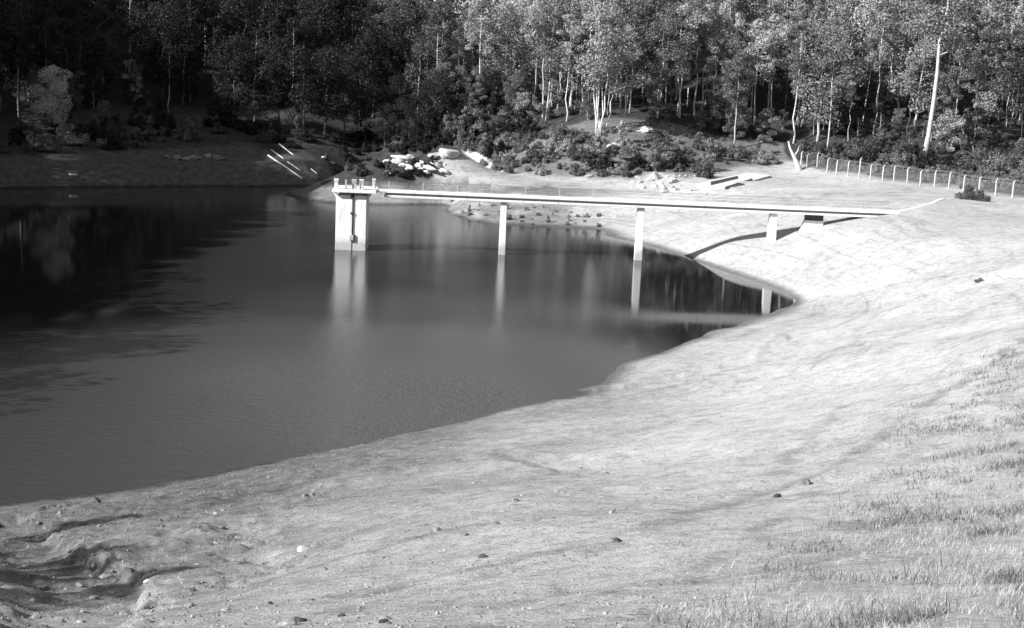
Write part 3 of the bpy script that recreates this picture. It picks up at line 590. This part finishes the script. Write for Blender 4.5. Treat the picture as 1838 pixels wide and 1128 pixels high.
# the forest behind: individual trees, spaced, in the order they recede
def scatter(n, xr, yr, dmin, ok):
    out = []; tries = 0
    while len(out) < n and tries < n * 60:
        tries += 1; x = random.uniform(*xr); y = random.uniform(*yr); 
        if not ok(x, y): continue
        if all((x - a) ** 2 + (y - b) ** 2 > dmin * dmin for a, b in PLACED) and all((x - a) ** 2 + (y - b) ** 2 > dmin * dmin for a, b in out): out.append((x, y))
    return out
EDGE = np.array([hit(x, y)[:2] for x, y in [(-40, 225), (120, 200), (300, 195), (480, 195), (620, 185), (700, 185), (800, 190), (900, 205), (980, 205), (1080, 215), (1180, 205), (1280, 225), (1380, 238), (1480, 258), (1600, 266), (1700, 262), (1838, 250), (1900, 250)]])
def edge_y(x): return np.interp(x, EDGE[:, 0], EDGE[:, 1])
KINDS = ['slim1', 'slim2', 'slim3', 'slim4', 'slim1', 'slim2', 'broad1', 'multi2', 'broad2']
def px_of(x, y): a, b = topix(np.array([x, y, hgt(x, y)])); return float(a), float(b)
for depth, n, dmin, hs in ((0, 100, 3.0, (13, 21)), (9, 85, 4.2, (17, 24)), (22, 45, 5.5, (18, 26)), (-1, 55, 2.2, (12, 20))):
    pts = scatter(n, (-95, 92), (185, 330), dmin, lambda x, y: abs(x) < 0.405 * y + 4 and edge_y(x) + depth < y < edge_y(x) + depth + (10 if depth < 1 else 14))
    for x, y in pts:
        px, py = px_of(x, y); k = random.choice(['pole1', 'pole2', 'pole3', 'pole4', 'pole1', 'slim3', 'slim1', 'slim4', 'broad2'] if depth < 9 and px > 850 else KINDS); h = random.uniform(*hs)
        if depth == -1 and px < 850: continue
        if px > 1420: lab, gr, lf = 'slender pale-trunked forest tree standing behind the fence', 'forest trees behind the fence', random.choice(['leaf', 'leaflight'])
        elif px > 900: lab, gr, lf = 'sunlit forest tree with a thin pale trunk behind the bushy mound', 'forest trees behind the bushy mound', random.choice(['leaf', 'leaflight'])
        elif px > 580: lab, gr, lf = 'half-shaded forest tree above the dark gully behind the intake tower', 'forest trees above the gully', random.choice(['leafdarkshade', 'leafdarkshade', 'shrub'] if px < 720 else ['leaf', 'shrub', 'shrub', 'leafdarkshade'])
        else: lab, gr, lf = 'dark shaded forest tree behind the far left bank', 'dark forest trees behind the left bank', 'leafdarkshade'  # shade of the left forest is put into the leaf colour
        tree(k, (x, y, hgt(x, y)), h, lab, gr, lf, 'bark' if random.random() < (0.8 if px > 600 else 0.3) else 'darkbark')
# the rest of the wooded hills: one mass nobody could count
def wood(name, pts, label, leaf, hr):
    Vs, Fs, n0 = [], [], 0; tr = MB(); ks = ['slim1', 'broad1', 'broad2', 'slim4']
    for x, y in pts:
        V, F = PROTO[random.choice(ks)][2]; m = 1500; sel = np.random.default_rng(int(abs(x * 7 + y * 13))).choice(len(F), m, replace=False); Q = V.reshape(-1, 4, 3)[sel]; cen = Q.mean(1, keepdims=True); Q = cen + (Q - cen) * 1.7
        a = random.random() * 6.28; s = random.uniform(*hr) / 20; c_, s_ = math.cos(a) * s, math.sin(a) * s; Q = Q.reshape(-1, 3); z = hgt(x, y)
        Q = np.c_[Q[:, 0] * c_ - Q[:, 1] * s_ + x, Q[:, 0] * s_ + Q[:, 1] * c_ + y, Q[:, 2] * s + z]; Vs.append(Q); Fs.append(np.arange(len(Q)).reshape(-1, 4) + n0); n0 += len(Q)
    o = link(name, mesh_np(name, np.concatenate(Vs), np.concatenate(Fs)), M[leaf]); tag(o, label, 'forest', kind='stuff'); return o
FP = scatter(380, (-190, 190), (215, 390), 6.5, lambda x, y: y > edge_y(x) + 28 and abs(x) < 0.47 * y + 12)
wood('forest', [q for q in FP if q[0] > -0.13 * q[1]], 'dense sunlit forest covering the hillside behind the front trees', 'leaf', (18, 26))
wood('forest', [q for q in FP if q[0] <= -0.13 * q[1]], 'dense dark forest covering the shaded hillside at upper left', 'leafdarkshade', (18, 26))  # shaded half gets the darker leaves, so its shade is painted
wood('forest', scatter(290, (-180, -55), (30, 290), 5.0, lambda x, y: hgt(x, y) > 1.5 and x < -0.43 * y - 6 and x > -185 and (y > 172 or (x < -0.30 * y - 44 and y > 62))), 'unseen dark forest added on the steep left hill to shade the lake side', 'leafdarkshade', (24, 30))  # out of view; put here to darken the left bank and water

wood('forest', scatter(15, (-46, -28), (-12, 22), 3.6, lambda x, y: x < -0.30 * y - 27), 'unseen stand of young trees added to shade the near left shore', 'leafdarkshade', (11, 14))  # added out of view; its shade darkens the lower-left corner
wood('forest', scatter(26, (-68, -38), (-6, 33), 4.2, lambda x, y: hgt(x, y) > 1.5 and x < -0.30 * y - 38.5), 'unseen stand of tall trees added to shade the near left shore', 'leafdarkshade', (18, 22))  # taller unseen stand, likewise added for the shade it throws

# ------------------------------------------------------------------ shrubs
def make_shrub(seed, w, h, ncl, nl, leaf):
    r_ = np.random.default_rng(seed); tb = MB(); cl = []
    for i in range(ncl):
        a = r_.random() * 6.28; L = w * 0.42 * r_.random() ** 0.6; z = h * (0.15 + 0.95 * r_.random() ** 1.3) * (1 - 0.5 * (L / w)); tip = (math.cos(a) * L, math.sin(a) * L, z)
        tb.tube(bent((0, 0, -0.3), tip, r_, 0.06, 4), [.05, .04, .03, .012], 4); R0 = w * (0.07 + 0.13 * r_.random()); cl.append((*tip, R0, R0 * 0.85))
    for i in range(ncl // 2):
        a = r_.random() * 6.28; cl.append((math.cos(a) * w * .36, math.sin(a) * w * .36, h * .16, w * .15, h * .18))
    V, F = leaves(cl, nl, leaf, seed + 9, shell=0.3); return tb.mesh('stems', True), mesh_np('foliage', V, F)
SP = [make_shrub(31, 2.6, 1.9, 16, 2600, .17), make_shrub(32, 3.2, 1.6, 20, 3000, .17), make_shrub(33, 2.0, 2.5, 14, 2200, .16), make_shrub(34, 2.8, 2.2, 12, 1500, .2)]
SH = {}
def shrub(p, s, label, group=None, leaf='shrub', kind=None, name='shrub'):
    k = random.randrange(4) if kind is None else kind
    if (k, leaf) not in SH:
        r0 = empty(name, (0, 0, 0)); link('stems', SP[k][0].copy(), M['darkbark'], r0); link('foliage', SP[k][1].copy(), M[leaf], r0); SH[(k, leaf)] = r0
    else: r0 = copy_tree(SH[(k, leaf)])
    for q in ('group', 'label', 'category'):
        if q in r0: del r0[q]
    r0.location = (float(p[0]), float(p[1]), float(p[2]) - 0.05); r0.rotation_euler = (0, 0, random.random() * 6.28); r0.scale = (s, s, s * random.uniform(.8, 1.2))
    return tag(r0, label, 'shrub', group)
def shrubs(n, poly, size, label, group, leaf, dpx, cat=None):
    got = []; tries = 0; xs = [p[0] for p in poly]; ys = [p[1] for p in poly]
    while len(got) < n and tries < n * 40:
        tries += 1; x = random.uniform(min(xs), max(xs)); y = random.uniform(min(ys), max(ys))
        if inpoly(x, y, poly) and all(((x - a) / dpx) ** 2 + ((y - b) / (dpx * .4)) ** 2 > 1 for a, b in got):
            got.append((x, y)); o = shrub(hit(x, y), random.uniform(*size), label, group, random.choice(leaf)); o.name = cat.replace(' ', '_') if cat else o.name; o['category'] = cat or 'shrub'
shrubs(84, [(865, 300), (905, 262), (985, 240), (1040, 250), (1110, 262), (1180, 240), (1260, 250), (1330, 268), (1418, 280), (1415, 293), (1335, 300), (1255, 322), (1190, 305), (1125, 320), (1000, 316), (905, 314)], (.45, 1.5), 'leafy shrub in the thicket covering the front of the bushy mound', 'shrubs on the bushy mound', ['shrub', 'leaf', 'leaflight'], 20)
def shrub_mass(name, jobs, label):
    Vs = []
    for n, poly, size, dpx in jobs:
        got = []; tries = 0; xs = [p[0] for p in poly]; ys = [p[1] for p in poly]
        while len(got) < n and tries < n * 40:
            tries += 1; x = random.uniform(min(xs), max(xs)); y = random.uniform(min(ys), max(ys))
            if not inpoly(x, y, poly) or not all(((x - a) / dpx) ** 2 + ((y - b) / (dpx * .4)) ** 2 > 1 for a, b in got): continue
            got.append((x, y)); P = hit(x, y); me = SP[random.randrange(4)][1]; V = np.empty(len(me.vertices) * 3, np.float32); me.vertices.foreach_get('co', V); V = V.reshape(-1, 3)
            a = random.random() * 6.28; k = random.uniform(*size); Vs.append(np.c_[(V[:, 0] * math.cos(a) - V[:, 1] * math.sin(a)) * k, (V[:, 0] * math.sin(a) + V[:, 1] * math.cos(a)) * k, V[:, 2] * k] + P)
    V = np.concatenate(Vs); tag(link(name, mesh_np(name, V, np.arange(len(V)).reshape(-1, 4)), M['shrubmix']), label, name, None, 'stuff')
shrub_mass('scrub', [(110, [(880, 250), (1000, 222), (1200, 222), (1330, 262), (1418, 282), (1335, 298), (1255, 318), (1190, 300), (1125, 316), (1000, 312), (900, 308)], (.18, .5), 11),
                     (70, [(1445, 280), (1838, 314), (1838, 347), (1651, 325), (1540, 311), (1447, 299)], (.3, .8), 11)], 'low scrub between the larger shrubs of the mound and along the fence')
shrubs(44, [(795, 358), (900, 352), (1080, 382), (1085, 410), (960, 405), (830, 388)], (.1, .4), 'small weed bush on the strand below the bridge at the far waterline', 'weed bushes at the far waterline', ['leaf', 'leaflight', 'shrub'], 13, 'weed bush')
shrubs(34, [(590, 250), (780, 236), (806, 262), (770, 272), (690, 272), (610, 285)], (.5, 1.15), 'dark low bush on the floor of the gully behind the intake tower', 'dark bushes in the gully', ['leafdarkshade'], 18)  # gully shade again painted by the leaf colour
shrubs(42, [(1440, 268), (1838, 285), (1838, 322), (1640, 305), (1445, 287)], (.9, 1.7), 'shrub growing under the trees right behind the fence', 'shrubs behind the fence', ['shrub', 'leaf', 'shrub', 'leafdarkshade'], 26)
shrubs(34, [(790, 215), (860, 190), (980, 222), (930, 262), (880, 285), (800, 255)], (.9, 1.6), 'undergrowth shrub on the slope above the pale rocks', 'shrubs above the pale rocks', ['shrub', 'leaf', 'leafdarkshade'], 22)
shrubs(40, [(10, 240), (180, 222), (420, 222), (580, 250), (560, 275), (440, 248), (200, 268), (0, 275)], (.9, 1.7), 'dark shrub along the top of the far left bank', 'shrubs on the far left bank', ['shrub', 'leafdarkshade', 'leafdarkshade'], 26)
shrubs(14, [(570, 275), (640, 285), (740, 292), (800, 300), (740, 320), (600, 312)], (.45, .8), 'small shrub among the pale rocks behind the intake tower', 'small shrubs among the pale rocks', ['leafdarkshade', 'shrub'], 26)
for x, y, s, lab, lf in [(70, 262, 1.3, 'light grey shrub at the foot of the pale sunlit tree', 'leaflight'), (130, 258, 1.7, 'broad light grey shrub right of the pale sunlit tree', 'leaflight'), (190, 264, 1.0, 'small light shrub hanging over the left bank edge', 'leaflight'),
                         (1735, 358, 1.0, 'low dark scrub bush at the top end of the path', 'shrub'), (1762, 361, .7, 'smaller dark scrub bush right of the one at the path end', 'shrub'), (1757, 506, .26, 'little dark bush alone on the right bank', 'shrub'),
                         (1145, 300, 1.5, 'dark round shrub in front of the pale bluff', 'leafdarkshade'), (1080, 300, 1.6, 'dark shrub at the middle foot of the thicket', 'leafdarkshade'), (1210, 300, 1.5, 'dark shrub above the bare white bluff', 'leafdarkshade')]:
    shrub(hit(x, y), s, lab, None, lf, 1)

# ------------------------------------------------------------------ rocks, poles, stump
import bmesh
def rock_mesh(seed, d, sub=3, amp=.35):
    bm = bmesh.new(); bmesh.ops.create_icosphere(bm, subdivisions=sub, radius=0.5); r_ = np.random.default_rng(seed); dirs = r_.normal(size=(9, 3)); dirs /= np.linalg.norm(dirs, axis=1)[:, None]; lim = 0.22 + 0.2 * r_.random(9)
    for v in bm.verts:
        c = np.array(v.co)
        for q, l_ in zip(dirs, lim):                       # facets: cut the ball by planes
            e = c @ q
            if e > l_: c = c - q * (e - l_) * 0.9
        c = c * (1 + amp * 0.25 * (random.random() - .5)); v.co = Vector((c[0] * d[0] * 1.2, c[1] * d[1] * 1.2, c[2] * d[2] * 1.2))
    me = bpy.data.meshes.new('rock'); bm.to_mesh(me); bm.free(); return me
def rock(p, d, label, mat='rock', rz=None, cat='rock', name='rock', group=None, sub=3, tilt=0.0):
    o = link(name, rock_mesh(random.randrange(9999), d, sub), M[mat]); o.location = (float(p[0]), float(p[1]), float(p[2]) + d[2] * (0.02 if d[2] < .35 else 0.10)); o.rotation_euler = (random.uniform(-.1, .1), tilt, random.random() * 6.28 if rz is None else rz)
    return tag(o, label, cat, group)
for x, y, d, lab, rz in [(806, 277, (3.4, 2.2, 1.8), 'big bright white boulder at the mouth of the dark gully', .2), (780, 281, (2.4, 1.8, 1.0), 'lower white boulder touching the left side of the big bright one', .6), (716, 284, (4.6, 1.2, .9), 'long pale rock slab sloping down above the bridge rail', -.9), (727, 299, (2.6, 1.4, .9), 'short pale rock slab below the long sloping one', -.6),
                         (768, 302, (4.2, 1.2, .9), 'long white rock slab running down to the bridge rail', -.9), (696, 312, (1.8, .7, .6), 'small pale slab lying nearest the tower behind the bridge', -.8), (580, 284, (.9, .7, .7), 'small pale rock on the dark bank left of the tower top', .3), (596, 293, (1.1, .8, .6), 'pale rock on the dark bank just above the tower platform', 1.),
                         (1158, 235, (3.2, 2., 1.3), 'pale rounded outcrop on top right of the bushy mound', .1), (1105, 262, (3.4, 2., 1.2), 'pale outcrop on the mound below the many-stemmed tree', .3), (1140, 268, (1.6, 1., .8), 'small white rock low on the mound between shrubs', .1), (1020, 250, (3., 1.8, 1.0), 'flat pale outcrop left on the mound', .2),
                         (1175, 322, (2.6, 1.6, 1.7), 'white rock standing in the bare bluff below the thicket', .3), (1205, 328, (2.2, 1.6, 1.2), 'white rock right of the one standing in the bare bluff', .9), (1060, 318, (1.6, 1., .6), 'low pale rock at the foot of the thicket', .2), (130, 315, (1.6, .8, .5), 'single pale stone low on the far left bank', .1)]:
    rock(hit(x, y), d, lab, 'rock', rz)
for i in range(44):
    if i % 2: x, y = random.uniform(690, 800), 0; y = np.interp(x, [690, 740, 800], [276, 292, 300]) + random.uniform(-8, 16); mt = 'rock'
    else: x, y = random.uniform(1120, 1250), random.uniform(312, 346); mt = 'rock'
    w = random.uniform(.4, 1.3); rock(hit(x, y), (w * 1.6, w, w * .8), 'broken lump of pale rock in the rubble behind the intake tower' if i % 2 else 'broken lump of pale rock on the eroded bluff under the thicket', mt, None, group='rubble behind the intake tower' if i % 2 else 'rubble on the eroded bluff', tilt=random.uniform(-.5, .5))
for i, x in enumerate([300, 318, 335, 345, 357, 372, 388, 396]):
    rock(hit(x, 283 + (i * 37 % 5)), (random.uniform(1.0, 2.0), 1.0, random.uniform(.7, 1.2)), 'pale lump of rock in the row along the left bank edge', 'stone', None, group='pale rocks along the left bank edge')
for (a, b), r_, lab in [(((481, 284), (543, 326)), .15, 'long white pole, lowest of those lying down the far left bank'), (((501, 267), (569, 321)), .12, 'longest grey pole, right of those lying down the far left bank'),
                        (((516, 292), (539, 308)), .10, 'short pole between the two long ones on the far left bank'), (((487, 271), (509, 287)), .10, 'short pole highest on the far left bank')]:
    p, q = Vector(hit(*a)), Vector(hit(*b)); n = 7; pts = []
    for i in range(n):
        c = p + (q - p) * i / (n - 1); c.z = max(hgt(c.x, c.y), c.z) + r_ * 0.8; pts.append(c)
    z0, z1 = max(pt.z - (pts[0].z + (pts[-1].z - pts[0].z) * i / (n - 1)) for i, pt in enumerate(pts)), 0
    pts = [Vector((pt.x, pt.y, pts[0].z + (pts[-1].z - pts[0].z) * i / (n - 1) + z0 * .6)) for i, pt in enumerate(pts)]
    tag(MB().tube(pts, [r_ * (1.05 - .3 * i / (n - 1)) for i in range(n)], 9).build('timber_pole', M['timber'], smooth=True), lab, 'pole')
p = hit(1434, 306); T = [Vector(atd(x, y, p[1])) for x, y in ((1437, 312), (1433, 300), (1425, 281), (1418, 266), (1415, 254))]
st = tag(empty('broken_trunk', p), 'broken bleached white trunk leaning at the left end of the fence', 'dead tree')
MB().tube([t - Vector(p) for t in T], [.62, .42, .28, .18, .1], 9).build('trunk', M['bark'], st, smooth=True)
MB().tube([T[2] - Vector(p), T[2] - Vector(p) + Vector((.6, 0, .9)), T[2] - Vector(p) + Vector((.8, .1, 1.9))], [.22, .13, .04], 6).build('branch', M['bark'], st, smooth=True)

# stones on the near shore
for x, y, w, m_, lab in [(540, 1115, .24, 'darkstone', 'larger dark stone at the bottom edge of the near shore'), (614, 1106, .17, 'darkstone', 'dark stone right of the larger one at the bottom edge'), (868, 1001, .22, 'darkstone', 'dark stone alone on the middle of the near shore'), (690, 1118, .16, 'darkstone', 'small dark stone rightmost at the bottom edge'),
                         (486, 1084, .14, 'darkstone', 'little dark stone above the larger one at the bottom edge'), (56, 896, .35, 'rock', 'white stone at the leftmost water edge'), (1444, 869, .5, 'stone', 'grey stone with a dark shadow on the pale right bank'), (1395, 892, .3, 'darkstone', 'dark stone below the grey one on the right bank'),
                         (545, 988, .42, 'rock', 'white stone on the little eroded step'), (265, 1044, .2, 'rock', 'tiny bright white stone below the long scarp'), (187, 1037, .34, 'rock', 'flat white stone in the eroded hollow'), (484, 858, .4, 'stone', 'pale stone near the water with a dark side'), (548, 890, .3, 'stone', 'pale stone beside the dark damp patch'), (1108, 972, .26, 'darkstone', 'flat dark stone where the grass begins')]:
    rock(hit(x, y), (w, w * .75, w * .6), lab, m_, None, 'stone', 'stone', None, 2)
proto = [rock((0, 0, 0), (1, .8, .6), None, 'stone', None, 'stone', 'stone', 'loose stones on the near shore', 2) for k in range(6)]
cnt = 0
for i in range(150):
    x = 40 + 1060 * random.random() ** 1.5; y = random.uniform(0, 1); lo = np.interp(x, [60, 400, 900, 1100], [915, 862, 765, 720]); y = lo + (1125 - lo) * y ** .8
    if x > 700 and y > 1000: continue
    P = hit(x, y); o = proto[cnt] if cnt < 6 else proto[cnt % 6].copy()
    if cnt >= 6: COL.objects.link(o)
    cnt += 1; s = random.choice([.07, .08, .1, .12, .15, .2, .26]) * (1.0 if y > 950 else 1.4)
    o.location = (float(P[0]), float(P[1]), float(P[2])); o.rotation_euler = (random.uniform(-.3, .3), random.uniform(-.3, .3), random.random() * 6.28); o.scale = (s, s, s)
    tag(o, 'small loose stone scattered over the bare near shore', 'stone', 'loose stones on the near shore')

# ------------------------------------------------------------------ gravel and dry grass (uncountable)
def scatter_mesh(P, sizes, seed):
    r_ = np.random.default_rng(seed); n = len(P); base = np.array([(1, 0, 0), (-.5, .87, 0), (-.5, -.87, 0), (0, 0, 1.0), (0, 0, -.6)], float); fc_ = np.array([(0, 1, 3), (1, 2, 3), (2, 0, 3), (1, 0, 4), (2, 1, 4), (0, 2, 4)])
    V = base[None] * (0.6 + 0.8 * r_.random((n, 5, 1))) * sizes[:, None, None]; a = r_.random(n) * 6.28; c_, s_ = np.cos(a)[:, None], np.sin(a)[:, None]
    V = np.stack([V[..., 0] * c_ - V[..., 1] * s_, V[..., 0] * s_ + V[..., 1] * c_, V[..., 2] * .8], -1) + P[:, None]
    return V.reshape(-1, 3), (fc_[None] + 5 * np.arange(n)[:, None, None]).reshape(-1, 3)
r_ = np.random.default_rng(77); n = 52000; D_ = 14 + 66 * r_.random(n) ** 1.3; A_ = -0.42 + 0.62 * r_.random(n); X_ = D_ * A_; Z_ = height(X_, D_)
k = (Z_ > .1) & (r_.random(n) < np.clip(.62 - .035 * (X_ - .1 * D_ + 12), .03, 1)); P_ = np.c_[X_, D_, Z_ - .006][k]
V, F = scatter_mesh(P_, .012 + .045 * r_.random(len(P_)) ** 4, 5); tag(link('gravel', mesh_np('gravel', V, F), M['gravel']), 'loose gravel strewn over the bare near shore', 'gravel', None, 'stuff')
def blades(P, h, w, lean, seed):
    r_ = np.random.default_rng(seed); n = len(P); a = r_.random(n) * 6.28; dx = np.c_[np.cos(a), np.sin(a), np.zeros(n)]; b = r_.random(n) * 6.28; ln = np.c_[np.cos(b), np.sin(b), np.zeros(n)] * (lean * h * (0.3 + r_.random(n)))[:, None]; up = np.array([0, 0, 1.])
    m = P + up * (h * .55)[:, None] + ln * .35; t = P + up * h[:, None] + ln
    V = np.stack([P - dx * w[:, None], P + dx * w[:, None], m + dx * w[:, None] * .7, m - dx * w[:, None] * .7, t + dx * w[:, None] * .15, t - dx * w[:, None] * .15], 1).reshape(-1, 3); i = 6 * np.arange(n)[:, None]
    return V, np.concatenate([i + np.array([[0, 1, 2, 3]]), i + np.array([[3, 2, 4, 5]])])
n = 420000; D_ = 11 + 64 * r_.random(n) ** 1.25; X_ = D_ * (-0.05 + 0.48 * r_.random(n)); edge = 1.0 + 0.42 * (D_ - 12) + 3 * vnoise(X_ / 5, D_ / 5, 13)
dens = sstep(-3.0, 7, X_ - edge) * np.clip(.38 + 1.6 * vnoise(X_ / 1.5, D_ / 1.5, 41) + 2.2 * vnoise(X_ / .38, D_ / .38, 42), .03, 1)
k = r_.random(n) < dens; X_, D_ = X_[k], D_[k]; P_ = np.c_[X_, D_, height(X_, D_) - .02]; h_ = (.03 + .15 * r_.random(len(P_)) ** 2.2) * (1 + .8 * vnoise(X_ / 2.2, D_ / 2.2, 43))
V, F = blades(P_, h_, .0018 + .002 * r_.random(len(P_)) + .00009 * D_, .7, 3); tag(link('grass', mesh_np('grass', V, F), M['grass']), 'dry pale grass covering the near right bank', 'grass', None, 'stuff')
n = 200000; D_ = 12 + 60 * r_.random(n) ** 1.2; X_ = D_ * (-0.1 + 0.52 * r_.random(n)); edge = 0.5 + 0.40 * (D_ - 12) + 3 * vnoise(X_ / 5, D_ / 5, 13)
k = r_.random(n) < sstep(-1.0, 4.0, X_ - edge) * sstep(.0, .6, .08 + vnoise(X_ / 1.5, D_ / 1.5, 51) + .9 * vnoise(X_ / .45, D_ / .45, 52)); X_, D_ = X_[k], D_[k]; P_ = np.c_[X_, D_, height(X_, D_) - .02]
V, F = blades(P_, 0.05 + .24 * r_.random(len(P_)) ** 1.6, .003 + .004 * r_.random(len(P_)) + .00010 * D_, .8, 4); tag(link('weeds', mesh_np('weeds', V, F), M['weed']), 'dark green weed stalks among the dry grass', 'weeds', None, 'stuff')
